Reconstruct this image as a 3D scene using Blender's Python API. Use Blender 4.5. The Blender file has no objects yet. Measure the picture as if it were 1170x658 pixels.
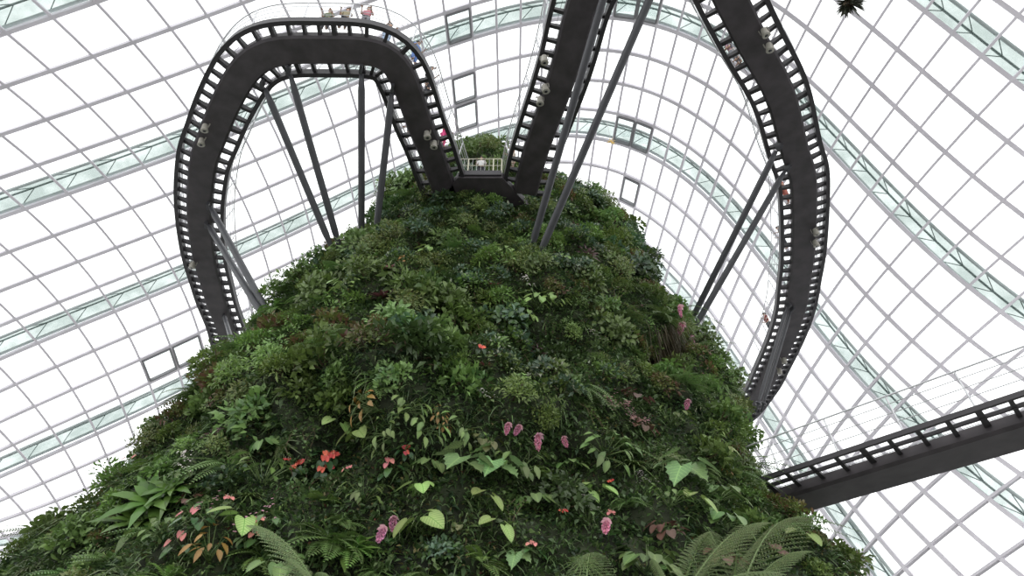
import bpy, bmesh, math, random
import numpy as np
from mathutils import Vector, Matrix, noise
from mathutils.bvhtree import BVHTree
PI = math.pi
rnd = random.Random(7)
R = np.random.default_rng(11)
scene = bpy.context.scene
COL = scene.collection
EYE = 1.6                     # eye height above the floor
FPX, PITCH = 700.0, math.radians(43)
CP, SP = math.cos(PITCH), math.sin(PITCH)

# ------------------------------------------------------------------ materials
def new_mat(name):
    m = bpy.data.materials.new(name); m.use_nodes = True
    nt = m.node_tree; nt.nodes.clear()
    out = nt.nodes.new('ShaderNodeOutputMaterial')
    return m, nt, out
def plain(name, rgb, rough=.5, metal=0, noise_scale=None, amount=.25, bump=0):
    m, nt, out = new_mat(name)
    b = nt.nodes.new('ShaderNodeBsdfPrincipled')
    b.inputs['Base Color'].default_value = (*rgb, 1); b.inputs['Roughness'].default_value = rough
    b.inputs['Metallic'].default_value = metal
    nt.links.new(b.outputs[0], out.inputs[0])
    if noise_scale:
        tc = nt.nodes.new('ShaderNodeTexCoord'); n = nt.nodes.new('ShaderNodeTexNoise')
        n.inputs['Scale'].default_value = noise_scale; n.inputs['Detail'].default_value = 4
        nt.links.new(tc.outputs['Object'], n.inputs['Vector'])
        r = nt.nodes.new('ShaderNodeValToRGB')
        r.color_ramp.elements[0].position = .3; r.color_ramp.elements[1].position = .7
        r.color_ramp.elements[0].color = (*[c*(1-amount) for c in rgb], 1)
        r.color_ramp.elements[1].color = (*[min(1, c*(1+amount)) for c in rgb], 1)
        nt.links.new(n.outputs['Fac'], r.inputs[0]); nt.links.new(r.outputs[0], b.inputs['Base Color'])
        if bump:
            bp = nt.nodes.new('ShaderNodeBump'); bp.inputs['Strength'].default_value = bump
            nt.links.new(n.outputs['Fac'], bp.inputs['Height']); nt.links.new(bp.outputs[0], b.inputs['Normal'])
    return m
def leafmat(name, gain=1.0, rough=.45, vary=.25, transl=.25, tint=None, veins=None):
    """plant tissue: colour comes from the leaf's own attribute, shifted a little per plant"""
    m, nt, out = new_mat(name)
    b = nt.nodes.new('ShaderNodeBsdfPrincipled'); b.inputs['Roughness'].default_value = rough
    a = nt.nodes.new('ShaderNodeAttribute'); a.attribute_name = 'tint'
    oi = nt.nodes.new('ShaderNodeObjectInfo')
    hs = nt.nodes.new('ShaderNodeHueSaturation')
    mr = nt.nodes.new('ShaderNodeMapRange'); mr.inputs['To Min'].default_value = gain*(1-vary); mr.inputs['To Max'].default_value = gain*(1+vary)
    nt.links.new(oi.outputs['Random'], mr.inputs['Value']); nt.links.new(mr.outputs[0], hs.inputs['Value'])
    mh = nt.nodes.new('ShaderNodeMapRange'); mh.inputs['To Min'].default_value = .485; mh.inputs['To Max'].default_value = .515
    nt.links.new(oi.outputs['Random'], mh.inputs['Value']); nt.links.new(mh.outputs[0], hs.inputs['Hue'])
    src = a.outputs['Color']
    if veins:
        uv = nt.nodes.new('ShaderNodeAttribute'); uv.attribute_name = 'blade'
        sx = nt.nodes.new('ShaderNodeSeparateXYZ'); nt.links.new(uv.outputs['Vector'], sx.inputs[0])
        def mth(op, p, q=None):
            n = nt.nodes.new('ShaderNodeMath'); n.operation = op
            for i, v in enumerate((p, q)):
                if v is None: continue
                if isinstance(v, (int, float)): n.inputs[i].default_value = v
                else: nt.links.new(v, n.inputs[i])
            return n.outputs[0]
        aw = mth('ABSOLUTE', sx.outputs[1]); t = mth('SUBTRACT', sx.outputs[0], mth('MULTIPLY', aw, .75))
        tri = mth('PINGPONG', mth('MULTIPLY', t, 6.5), .5)
        side = mth('LESS_THAN', tri, .09); mid = mth('LESS_THAN', aw, .025)
        mask = mth('MAXIMUM', side, mid)
        mixc = nt.nodes.new('ShaderNodeMix'); mixc.data_type = 'RGBA'; mixc.blend_type = 'MULTIPLY'
        nt.links.new(mask, mixc.inputs['Factor']); nt.links.new(src, mixc.inputs['A']); mixc.inputs['B'].default_value = (*veins, 1)
        src = mixc.outputs['Result']
    nt.links.new(src, hs.inputs['Color'])
    nt.links.new(hs.outputs[0], b.inputs['Base Color'])
    t = nt.nodes.new('ShaderNodeBsdfTranslucent'); nt.links.new(hs.outputs[0], t.inputs['Color'])
    mx = nt.nodes.new('ShaderNodeMixShader'); mx.inputs[0].default_value = transl
    nt.links.new(b.outputs[0], mx.inputs[1]); nt.links.new(t.outputs[0], mx.inputs[2])
    nt.links.new(mx.outputs[0], out.inputs[0])
    return m
def shademat(name, lo, hi):
    m = glassmat(name, hi, .03, .4); nt = m.node_tree
    tc = nt.nodes.new('ShaderNodeTexCoord'); n = nt.nodes.new('ShaderNodeTexNoise'); n.inputs['Scale'].default_value = .55; n.inputs['Detail'].default_value = 5
    r = nt.nodes.new('ShaderNodeValToRGB'); r.color_ramp.elements[0].position = .38; r.color_ramp.elements[1].position = .62
    r.color_ramp.elements[0].color = (*lo, 1); r.color_ramp.elements[1].color = (*hi, 1)
    nt.links.new(tc.outputs['Object'], n.inputs['Vector']); nt.links.new(n.outputs['Fac'], r.inputs[0])
    nt.links.new(r.outputs[0], [x for x in nt.nodes if x.type == 'BSDF_TRANSPARENT'][0].inputs[0])
    return m
def glassmat(name, tint, gloss=.03, rough=.0):
    m, nt, out = new_mat(name)
    t = nt.nodes.new('ShaderNodeBsdfTransparent'); t.inputs[0].default_value = (*tint, 1)
    g = nt.nodes.new('ShaderNodeBsdfGlossy'); g.inputs['Roughness'].default_value = rough+.02; g.inputs[0].default_value = (.9,.9,.9,1)
    mx = nt.nodes.new('ShaderNodeMixShader'); mx.inputs[0].default_value = gloss
    nt.links.new(t.outputs[0], mx.inputs[1]); nt.links.new(g.outputs[0], mx.inputs[2]); nt.links.new(mx.outputs[0], out.inputs[0])
    return m

M = dict(
    steel_white = plain('white painted steel', (.74,.71,.76), .5, noise_scale=.6, amount=.08),
    steel_arch  = plain('pale grey steel arch', (.50,.55,.54), .5),
    girder      = plain('charcoal walkway steel', (.062,.054,.060), .55, noise_scale=1.4, amount=.3),
    edge        = plain('dark grey edge steel', (.036,.033,.038), .5),
    strut       = plain('slate grey strut steel', (.066,.067,.075), .45, noise_scale=2, amount=.12),
    vent        = plain('mid grey vent steel', (.22,.22,.23), .5),
    stainless   = plain('stainless railing steel', (.62,.63,.65), .35, .3),
    lamp_body   = plain('grey lamp housing', (.42,.40,.35), .45),
    lamp_dark   = plain('dark lamp lens', (.03,.03,.035), .15),
    cream       = plain('cream painted railing', (.62,.61,.47), .5),
    rock        = plain('mossy dark mountain face', (.022,.030,.012), .95, noise_scale=1.1, amount=.6, bump=.6),
    floor       = plain('grey stone floor', (.20,.20,.19), .7, noise_scale=.8, amount=.2),
    bark        = plain('brown stem', (.10,.07,.04), .8, noise_scale=6, amount=.3),
    stalk       = plain('green stalk', (.12,.18,.06), .6),
    gold        = plain('gold ornament', (.70,.48,.15), .35, .6),
    wire        = plain('thin steel wire', (.45,.45,.46), .4),
    leaf        = leafmat('leaf'),
    gloss_leaf  = leafmat('glossy leaf', rough=.3),
    veined      = leafmat('veined leaf', veins=(.45,.62,.4)),
    pale_veined = leafmat('leaf with pale veins', veins=(1.5,1.4,1.3)),
    petal       = leafmat('petal', rough=.55, vary=.1, transl=.3),
    ground      = leafmat('undergrowth leaf', vary=0),
    glass       = glassmat('clear roof glass', (.93,.95,.95)),
    shade       = shademat('pale green folded roof shade', (.61,.655,.64), (.75,.785,.775)),
    rail_glass  = glassmat('clear railing glass', (.95,.97,.97), .05),
    skin        = plain('skin', (.50,.32,.23), .6),
    hair        = plain('dark hair', (.02,.016,.014), .6),
)
def cloth(name, rgb): 
    k = 'cloth '+name
    if k not in M: M[k] = plain(k, rgb, .85, noise_scale=9, amount=.12)
    return M[k]

# ------------------------------------------------------------------ objects
def mesh_obj(name, verts, faces, mat, parent=None, tint=None, smooth=False, blade=None):
    me = bpy.data.meshes.new(name)
    verts = np.asarray(verts, dtype=np.float32).reshape(-1, 3)
    if isinstance(faces, np.ndarray):
        nf, k = faces.shape
        me.vertices.add(len(verts)); me.vertices.foreach_set('co', verts.ravel())
        me.loops.add(nf*k); me.loops.foreach_set('vertex_index', faces.astype(np.int32).ravel())
        me.polygons.add(nf); me.polygons.foreach_set('loop_start', np.arange(0, nf*k, k, dtype=np.int32))
        me.update(calc_edges=True)
    else:
        me.from_pydata([tuple(map(float, v)) for v in verts], [], [tuple(f) for f in faces]); me.update()
    if tint is not None:
        at = me.attributes.new('tint', 'FLOAT_COLOR', 'POINT')
        c = np.ones((len(verts), 4), np.float32); c[:, :3] = tint
        at.data.foreach_set('color', c.ravel())
    if blade is not None:
        at = me.attributes.new('blade', 'FLOAT_VECTOR', 'POINT'); at.data.foreach_set('vector', blade.astype(np.float32).ravel())
    if smooth: me.polygons.foreach_set('use_smooth', np.ones(len(me.polygons), bool))
    if mat is not None: me.materials.append(mat)
    o = bpy.data.objects.new(name, me); COL.objects.link(o)
    if parent is not None: o.parent = parent
    return o
def tag(o, label=None, cat=None, group=None, kind=None):
    if label: o['label'] = label
    if cat: o['category'] = cat
    if group: o['group'] = group
    if kind: o['kind'] = kind
    return o
def empty(name, loc=(0,0,0)):
    o = bpy.data.objects.new(name, None); o.empty_display_size = .2; o.location = loc; COL.objects.link(o); return o

class MB:
    """collects shapes into one mesh"""
    def __init__(s): s.v = []; s.f = []
    def add(s, vs, fs):
        n = len(s.v); s.v += [tuple(v) for v in vs]; s.f += [tuple(i+n for i in f) for f in fs]
    def sweep(s, pts, section, ups=None, closed=False, caps=True):
        """section: (side, up) offsets, swept along pts"""
        pts = [Vector(p) for p in pts]; n = len(pts); k = len(section); vs = []
        for i, p in enumerate(pts):
            if closed: t = pts[(i+1) % n]-pts[i-1]
            else: t = pts[min(i+1, n-1)]-pts[max(i-1, 0)]
            t.normalize()
            up = Vector(ups[i]) if ups is not None else Vector((0,0,1))
            if abs(up.dot(t)) > .98: up = Vector((0,1,0)) if abs(t.y) < .9 else Vector((1,0,0))
            side = t.cross(up).normalized(); up = side.cross(t).normalized()
            vs += [p+side*a+up*b for a, b in section]
        fs = []
        for i in range(n if closed else n-1):
            a, b = i*k, ((i+1) % n)*k
            for j in range(k): fs.append((a+j, a+(j+1) % k, b+(j+1) % k, b+j))
        if caps and not closed: fs += [tuple(range(k))[::-1], tuple((n-1)*k+j for j in range(k))]
        s.add(vs, fs)
    def tube(s, pts, r, n=8, **kw):
        s.sweep(pts, [(r*math.cos(2*PI*i/n), r*math.sin(2*PI*i/n)) for i in range(n)], **kw)
    def taper(s, pts, rs, n=8):
        pts = [Vector(p) for p in pts]; vs = []
        for i, p in enumerate(pts):
            t = (pts[min(i+1, len(pts)-1)]-pts[max(i-1, 0)]).normalized()
            up = Vector((0,0,1)) if abs(t.z) < .9 else Vector((0,1,0))
            a = t.cross(up).normalized(); b = a.cross(t)
            vs += [p+a*rs[i]*math.cos(2*PI*j/n)+b*rs[i]*math.sin(2*PI*j/n) for j in range(n)]
        fs = [(i*n+j, i*n+(j+1) % n, (i+1)*n+(j+1) % n, (i+1)*n+j) for i in range(len(pts)-1) for j in range(n)]
        fs += [tuple(range(n))[::-1], tuple((len(pts)-1)*n+j for j in range(n))]
        s.add(vs, fs)
    def box(s, c, sx, sy, sz, rot=0):
        ca, sa = math.cos(rot), math.sin(rot)
        vs = []
        for z in (-1, 1):
            for x, y in ((-1,-1),(1,-1),(1,1),(-1,1)):
                X, Y = x*sx/2, y*sy/2
                vs.append((c[0]+X*ca-Y*sa, c[1]+X*sa+Y*ca, c[2]+z*sz/2))
        s.add(vs, [(3,2,1,0),(4,5,6,7),(0,1,5,4),(1,2,6,5),(2,3,7,6),(3,0,4,7)])
    def build(s, name, mat, parent=None, smooth=False): return mesh_obj(name, s.v, s.f, mat, parent, smooth=smooth)

def rect(w, h, dx=0, dy=0): return [(dx-w/2, dy-h/2), (dx+w/2, dy-h/2), (dx+w/2, dy+h/2), (dx-w/2, dy+h/2)]
def ray(px, py):
    u = (px-585)/FPX; v = (329-py)/FPX
    return Vector((u, CP-v*SP, SP+v*CP))
def at(px, py, z=None, y=None):
    d = ray(px, py)
    t = (z-EYE)/d.z if z is not None else y/d.y
    return Vector((0,0,EYE))+d*t
def project(p):
    D = p[1]*CP+(p[2]-EYE)*SP
    return 585+FPX*p[0]/D, 329-FPX*(-p[1]*SP+(p[2]-EYE)*CP)/D
def smooth_path(pts, step=.3):
    """Catmull-Rom through pts, resampled evenly"""
    P = [Vector(p) for p in pts]; P = [2*P[0]-P[1]]+P+[2*P[-1]-P[-2]]; out = []
    for i in range(1, len(P)-2):
        for k in range(24):
            t = k/24; a, b, c, d = P[i-1:i+3]
            out.append(.5*((2*b)+(c-a)*t+(2*a-5*b+4*c-d)*t*t+(3*b-a-3*c+d)*t**3))
    out.append(P[-2])
    L = [0]
    for a, b in zip(out, out[1:]): L.append(L[-1]+(b-a).length)
    n = max(2, round(L[-1]/step)); res = []; j = 0
    for k in range(n+1):
        s = L[-1]*k/n
        while j < len(L)-2 and L[j+1] < s: j += 1
        f = (s-L[j])/max(L[j+1]-L[j], 1e-9); res.append(out[j].lerp(out[j+1], min(1, f)))
    for _ in range(6):
        res = [res[0]]+[(res[i-1]+res[i]*2+res[i+1])/4 for i in range(1, len(res)-1)]+[res[-1]]
    return res

# ------------------------------------------------------------------ setting: floor
mb = MB(); n = 64
mb.add([(62*math.cos(2*PI*i/n), 22+62*math.sin(2*PI*i/n), 0) for i in range(n)]+[(62*math.cos(2*PI*i/n), 22+62*math.sin(2*PI*i/n), -.4) for i in range(n)],
       [tuple(range(n)), tuple(range(2*n-1, n-1, -1))]+[(i+n, (i+1) % n+n, (i+1) % n, i) for i in range(n)])
tag(mb.build('floor', M['floor']), 'grey stone conservatory floor under the mountain', kind='structure')

# ------------------------------------------------------------------ setting: the glass vault
Q = np.array([[-4.4807, 32.9359, 25.0784], [44.0133, -0.9796, -2.1035], [-5.7855, 0.2605, -17.9433], [-2.7324, -0.1228, -0.8324], [0.7216, -1.9944, 2.006], [-0.2171, -0.3145, 0.161], [-0.1401, 0.5394, -0.1851], [-6.048, 27.4576, -2.2439], [-10.4842, -5.2343, -7.6836], [-7.2723, -6.5396, -1.5424], [-0.7829, -1.3606, -1.5461], [-1.3402, 0.0077, 3.2557], [0.3234, 0.2831, -0.1427], [0.2504, 0.0947, -0.3719], [-0.1799, 0.9133, 0.2859], [2.7519, 1.587, 0.3647], [-0.6979, 0.0879, 2.2569], [-0.43, 0.5865, -1.5178], [-0.5054, 0.4112, 1.9616], [-0.0354, 1.4887, 0.5694], [0.1152, -0.5798, -0.414], [0.0729, 0.0311, -0.1314], [0.0151, 0.0795, 0.0956], [0.0512, 0.1056, -0.3715], [0.1824, -0.1898, 0.5215], [0.131, -0.1137, -0.043], [-0.323, -0.368, -0.1196], [0.2033, -0.2199, 0.3344], [0.094, -0.0511, 0.0647], [-0.122, -0.1024, -0.0429], [-0.0919, 0.1431, -0.0939], [0.1461, -0.0161, 0.0905], [-0.0406, -0.0385, -0.1005], [0.1324, -0.3515, -0.0045], [0.1593, 0.1867, 0.133]]).reshape(-1, 3)
I0, I1, J0, J1 = -5, 20, -15, 43
def shell(i, j):
    i = np.atleast_1d(np.asarray(i, float)); j = np.atleast_1d(np.asarray(j, float))
    u = (2*i-(I0+I1))/(I1-I0); v = (2*j-(J0+J1))/(J1-J0)
    B = (np.polynomial.chebyshev.chebvander(u, 4)[:, :, None]*np.polynomial.chebyshev.chebvander(v, 6)[:, None, :]).reshape(len(u), -1)
    P = B@Q; P[:, 2] += EYE
    return P
def shell_n(i, j):
    a = shell(np.asarray(i, float)+.05, j)-shell(np.asarray(i, float)-.05, j)
    b = shell(i, np.asarray(j, float)+.05)-shell(i, np.asarray(j, float)-.05)
    n = np.cross(a, b); n /= np.linalg.norm(n, axis=1)[:, None]
    s = np.sign(n[:, 2]); s[s == 0] = 1
    c = shell(i, j)-np.array([-4, 30, 10]); s = np.sign((n*c).sum(1))
    return n*s[:, None]
ii, jj = np.meshgrid(np.arange(I0, I1+1), np.arange(J0, J1+1), indexing='ij')
P = shell(ii.ravel(), jj.ravel()); NI, NJ = ii.shape
idx = np.arange(NI*NJ).reshape(NI, NJ)
F = np.stack([idx[:-1, :-1], idx[1:, :-1], idx[1:, 1:], idx[:-1, 1:]], -1).reshape(-1, 4)
tag(mesh_obj('ceiling', P, F, M['glass']), 'clear glass panes of the curved conservatory roof', kind='structure')
mb = MB()
for i in range(I0, I1+1):
    js = np.arange(J0, J1+.01, .5); a = i+0*js
    w = .25
    mb.sweep(shell(a, js), rect(w, .22, 0, -.12), ups=shell_n(a, js))
tag(mb.build('trim_1', M['steel_white']), 'pale grey steel hoops crossing the glass roof from side to side', kind='structure')
mb = MB()
for j in range(J0, J1+1):
    is_ = np.arange(I0, I1+.01, .5); a = j+0*is_
    mb.sweep(shell(is_, a), rect(.15, .24, 0, -.12), ups=shell_n(is_, a))
tag(mb.build('trim_2', M['steel_white']), 'pale grey steel bars running lengthwise along the glass roof', kind='structure')
ARCH = {0: 'above the walkways, nearest overhead', 4: 'passing just above both walkway loops', 8: 'meeting the mountain beside its shoulders', 12: 'low behind both flanks', 16: 'farthest, mostly behind the mountain'}
for i, where in ARCH.items():
    js = np.arange(J0, J1+.01, .5)
    root = empty('roof_arch', tuple(shell(i, J0)[0]))
    base = np.array(root.location)
    tag(root, 'pale green-grey steel arch with folded shade outside the glass, '+where, 'roof arch', 'steel arches outside the glass roof')
    nn = shell_n(i+0*js, js)
    lo = shell(i-.02+0*js, js)+nn*.35-base; hi = shell(i-.52+0*js, js)+nn*.35-base; mid = shell(i-.27+0*js, js)+nn*.9-base
    mb = MB(); mb.tube(lo, .11, 8, ups=nn); mb.build('lower_chord', M['steel_arch'], root, True)
    mb = MB(); mb.tube(hi, .11, 8, ups=nn); mb.build('upper_chord', M['steel_arch'], root, True)
    k = len(js)
    V = np.concatenate([lo, lo*.66+hi*.34+nn*.12, lo*.33+hi*.67, hi])
    Fs = [(r*k+q, r*k+q+1, (r+1)*k+q+1, (r+1)*k+q) for r in range(3) for q in range(k-1)]
    sh = mesh_obj('folded_shade', V, Fs, M['shade'], root)
    md = sh.modifiers.new('s', 'SOLIDIFY'); md.thickness = .02
    mb = MB()
    for q in range(0, k-2, 2):
        mb.tube([lo[q], mid[q+1]], .03, 5); mb.tube([hi[q], mid[q+1]], .03, 5)
    mb.tube(mid, .07, 6, ups=nn)
    mb.build('lattice', M['steel_arch'], root)

VENT = {(10,-4): 'lowest of the two beside the left walkway', (10,-3): 'nearer the mountain of the two below the left walkway', (3,10): 'above the landing, topmost', (5,10): 'above the landing, middle', (6,10): 'just above the landing, lowest',
 (3,17): 'left one of two high beside the slanting strut', (3,18): 'right one of two high beside the slanting strut', (7,18): 'left one of two under the second pale arch', (7,19): 'right one of two under the second pale arch', (9,19): 'just off the right shoulder of the mountain'}
for (i, j), where in VENT.items():
    c4 = shell([i+.08, i+.92, i+.92, i+.08], [j+.05, j+.05, j+.95, j+.95]); n4 = shell_n([i, i+1, i+1, i], [j, j, j+1, j+1])
    root = empty('roof_vent', tuple(c4.mean(0))); tag(root, 'dark-framed opening roof vent, '+where, 'vent', 'roof vents')
    c4 = c4-c4.mean(0)-n4*.15; mb = MB()
    for k in range(4): mb.sweep([c4[k], c4[(k+1) % 4]], rect(.12, .34), ups=[n4[k], n4[k]])
    mb.build('frame', M['vent'], root)
    up = c4+n4*np.array([[.5],[.5],[1.1],[1.1]]); V = np.concatenate([up, up+n4*.02])
    mesh_obj('pane', V, [(0,1,2,3),(7,6,5,4),(0,4,5,1),(1,5,6,2),(2,6,7,3),(3,7,4,0)], M['glass'], root)

# ------------------------------------------------------------------ the mountain
MK = [-1.6,3,7,11,15,19,23,27,30,31.5,32.3,32.6]
MBf= [15.8,15.2,14.1,12.7,11.1,9.6,7.9,6.5,5.2,3.6,1.9,0]
MaL= [17.4,15.05,12.6,11.0,10.05,8.95,6.7,5.5,5.2,3.9,2.0,0]
MaR= [17.9,16.3,14.7,13.8,13.6,12.22,11.27,10.8,10.3,7.8,4.0,0]
MCX, MCY = -3.06, 27.0
def mprof(h): return np.interp(h, MK, MBf), np.interp(h, MK, MaL), np.interp(h, MK, MaR)
HOLLOWS = []
def msurf(h, ph):
    b, aL, aR = mprof(h); c, s = math.cos(ph), math.sin(ph)
    cx = MCX if h < 30 else MCX+(h-30)/2.6*2.5
    return Vector((cx+(aR if c > 0 else aL)*c, MCY+b*s, h+EYE))
nh, nphi = 190, 300
Hs = np.concatenate([np.linspace(-1.6, 30, 172), np.linspace(30.1, 32.6, 18)])
V = []
for h in Hs:
    for k in range(nphi):
        ph = 2*PI*k/nphi; p = msurf(h, ph)
        c = Vector((-1, MCY, p.z)); d = (p-c); d = d.normalized() if d.length > .01 else Vector((0,0,1))
        a = .75*noise.noise(p*.22)+.5*noise.noise(p*.55+Vector((5,0,0)))+.3*noise.noise(p*1.3)
        q = p+d*a
        px, py = project(q) if q.y < 30 else (0, 0)
        for hx, hy, hr, hd in ((758, 408, 20, 2.4), (850, 480, 14, .5), (862, 520, 26, .9), (372, 480, 42, .9), (640, 500, 40, .6), (690,345,20,.6), (700, 560, 50, .7), (500, 300, 40, .5), (560, 560, 40, .5), (300,515,30,.9), (360,530,38,.7), (885,560,20,.8), (440,425,52,-1.0), (325, 455, 38, -.5), (742,296,17,-1.5), (680,250,25,.4), (600,420,35,.5)):
            e = ((px-hx)/hr)**2+((py-hy)/hr)**2
            if e < 6: q = q-d*hd*math.exp(-e)
        e = ((px-548)/34)**2+((py-200)/20)**2
        if e < 6 and q.y < 25: q = q+Vector((0,-1.1,.9))*math.exp(-e)
        V.append(q)
F = np.array([(r*nphi+k, r*nphi+(k+1) % nphi, (r+1)*nphi+(k+1) % nphi, (r+1)*nphi+k) for r in range(nh-1) for k in range(nphi)])
tag(mesh_obj('mountain', np.array(V), F, M['rock'], smooth=True), 'tall cone-shaped indoor mountain covered from foot to summit in plants', 'mountain')
BVH = BVHTree.FromPolygons([tuple(v) for v in V], [tuple(map(int, f)) for f in F])
def on_mountain(px, py):
    loc, nrm, _, _ = BVH.ray_cast(Vector((0,0,EYE)), ray(px, py).normalized())
    if loc is None: return None, None
    if nrm.dot(ray(px, py)) > 0: nrm = -nrm
    return loc, nrm
MV = np.array([tuple(v) for v in V])
# ------------------------------------------------------------------ walkways
HW = EYE+24.0                 # underside of the upper walkway
def offset_path(path, d):
    out = []
    for i, p in enumerate(path):
        t = (path[min(i+1, len(path)-1)]-path[max(i-1, 0)]).normalized()
        out.append(p+Vector((t.y, -t.x, 0))*d)
    return out
def walkway(name, path, label, group, z, closed_sides=(-1, 1), half=.60, edge=1.10, rail=True, gap_rows=1, pitch=.64, beam=(.18,.36,.24), blo=(.08,.19), top=.36, near=None):
    root = empty(name, tuple(path[0])); o0 = Vector(path[0])
    tag(root, label, 'walkway', group)
    P = [p-o0 for p in path]
    mb = MB(); mb.sweep(P, [(-(near or half)*.86, -.02), (half*.86, -.02), (half, .08), (half, .38), (-(near or half), .38), (-(near or half), .08)]); mb.build('girder', M['girder'], root)
    brs = []
    for s in (-1, 1):
        half_, edge_ = half, edge
        if near and s == -1: edge = near+.05
        e = offset_path(P, s*edge)
        mb = MB(); mb.sweep(e, rect(beam[0], beam[1], 0, beam[2])); mb.build('edge_beam', M['edge'], root)
        n = max(2, round(sum((b-a).length for a, b in zip(e, e[1:]))/pitch))
        step = (len(P)-1)/n
        for k in range(n+1 if not (near and s == -1) else 0):
            f = k*step; i = min(int(f), len(P)-2); q = P[i].lerp(P[i+1], f-i)
            t = (P[i+1]-P[i]).normalized(); side = Vector((t.y, -t.x, 0))*s
            wide = .13 if k % 4 else .18
            brs.append((q, side, wide))
        for r in range(gap_rows-1 if not (near and s == -1) else 0):
            m = MB(); m.sweep(offset_path(P, s*(half+(edge-half)*(r+1)/gap_rows)), rect(.09, .1, 0, .3)); m.build('stringer', M['edge'], root)
        mb = MB()
        for w in (.25, .75): mb.tube(offset_path([p+Vector((0,0,.385)) for p in P], s*(half+(edge-half)*w)), .008, 4)
        mb.build('floor_rod', M['edge'], root)
        if rail and s in closed_sides:
            lean = .18
            np_ = max(2, round(n*pitch/1.9))
            for k in range(np_+1):
                f = k*(len(P)-1)/np_; i = min(int(f), len(P)-2); q = P[i].lerp(P[i+1], f-i)
                t = (P[i+1]-P[i]).normalized(); side = Vector((t.y, -t.x, 0))*s
                mb = MB(); mb.sweep([q+side*edge+Vector((0,0,.30)), q+side*(edge+lean)+Vector((0,0,1.52))], rect(.055, .02)); mb.build('railing_post', M['stainless'], root)
            for w in (.3, .55, .8):
                mb = MB(); mb.tube(offset_path([p+Vector((0,0,.36+1.15*w)) for p in P], s*(edge+lean*w)), .015, 4); mb.build('railing_wire', M['stainless'], root)
            mb = MB(); mb.tube(offset_path([p+Vector((0,0,1.53)) for p in P], s*(edge+lean)), .028, 6); mb.build('handrail', M['stainless'], root, True)
        edge = edge_
    # brackets: the hundred nearest the eye are parts of their own
    def shape(mb, q, side, wide):
        t = Vector((side.y, -side.x, 0))
        a, b = q+side*half*.9, q+side*(edge-.03)
        vs = []
        for p, lo, hi in ((a, blo[0], top), (b, blo[1], top)):
            for w in (-wide/2, wide/2):
                vs += [p+t*w+Vector((0,0,lo)), p+t*w+Vector((0,0,hi))]
        mb.add(vs, [(0,1,3,2), (4,6,7,5), (0,4,5,1), (2,3,7,6), (0,2,6,4), (1,5,7,3)])
    def vis(b):
        x, y = project(b[0]+o0); return (0 if (0 < x < 1170 and 0 < y < 658) else 1000)+(b[0]+o0).length
    brs.sort(key=vis)
    for b in brs[:98]:
        mb = MB(); shape(mb, *b); mb.build('bracket', M['edge'], root)
    if len(brs) > 98:
        mb = MB()
        for b in brs[98:]: shape(mb, *b)
        tag(mb.build('bracket', M['edge'], root), kind='stuff')
    return root
def px_path(pts, z): return [at(x, y, z=z) for x, y in pts]
left = px_path([(509,222),(497,190),(489,165),(481,150),(473,125),(464,100),(456,80),(442,65),(415,59),(390,58.5),(365,58.3),(330,58),(308,61),(290,70),(277,84),(267,100),(250,135),(240,163),(232.5,180),(227,225),(228,263),(233,300),(240,325),(247,350),(258,378)], HW)
lw = left[-1]
left += [Vector((-18.3,33.5,HW)), Vector((-16.6,38,HW)), Vector((-12.5,42,HW)), Vector((-7,44.3,HW))]
left = smooth_path(left)
walkway('aerial_walkway', left, 'dark aerial walkway with squared bends, curving out from the landing to the left', 'aerial walkways around the mountain', HW)
right = px_path([(600,222),(610,182),(620,152),(639,100),(651,61),(667,0)], HW)
right += [Vector((3.55,7.9,HW)), Vector((4.5,6.9,HW)), Vector((5.9,6.9,HW)), Vector((7.3,8.2,HW))]
right += px_path([(835,0),(850,30),(866,61),(883,90),(896,121),(911,182),(918.5,200),(920,250),(918,300),(914,325),(911,350),(904,375),(894,400),(882,425),(869,450)], HW)
right += [Vector((16.6,41,HW)), Vector((12.5,44,HW)), Vector((6,45,HW))]
right = smooth_path(right)
walkway('aerial_walkway', right, 'dark aerial walkway running straight overhead, then sweeping down the right in an arc', 'aerial walkways around the mountain', HW)
# landing between the two
root = empty('walkway_landing', (-1.35, 18.8, HW)); tag(root, 'dark steel landing joining both aerial walkways at the mountain top', 'landing')
o0 = Vector(root.location)
c = [at(523,203,z=HW), at(574,203,z=HW), at(606,238,z=HW), at(496,238,z=HW)]
mb = MB(); lo = [p-o0+Vector((0,0,-.02)) for p in c]; hi = [p+Vector((0,0,.42)) for p in lo]
mb.add(lo+hi, [(3,2,1,0),(4,5,6,7),(0,1,5,4),(1,2,6,5),(2,3,7,6),(3,0,4,7)]); mb.build('platform', M['girder'], root)
f0, f1 = lo[0].lerp(lo[1], .02)+Vector((0,.03,.42)), lo[0].lerp(lo[1], .98)+Vector((0,.03,.42))
mb = MB(); mb.sweep([f0-Vector((0,.08,.12)), f1-Vector((0,.08,.12))], rect(.1, .34)); mb.build('fascia', M['edge'], root)
for t in (0, .2, .8, 1): 
    mb = MB(); p = f0.lerp(f1, t); mb.box(p+Vector((0,0,.58)), .06, .04, 1.16); mb.build('railing_post', M['cream'], root)
for k, hgt in enumerate((.12, .62, 1.17)):
    mb = MB(); mb.tube([f0+Vector((0,0,hgt)), f1+Vector((0,0,hgt))], .032 if k == 2 else .022, 6); mb.build('handrail' if k == 2 else 'railing_bar', M['cream'], root)
for t in (.1,.3,.4,.5,.6,.7,.9):
    mb = MB(); p = f0.lerp(f1, t); mb.tube([p+Vector((0,0,.12)), p+Vector((0,0,1.17))], .009, 4); mb.build('baluster', M['stainless'], root)
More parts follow.
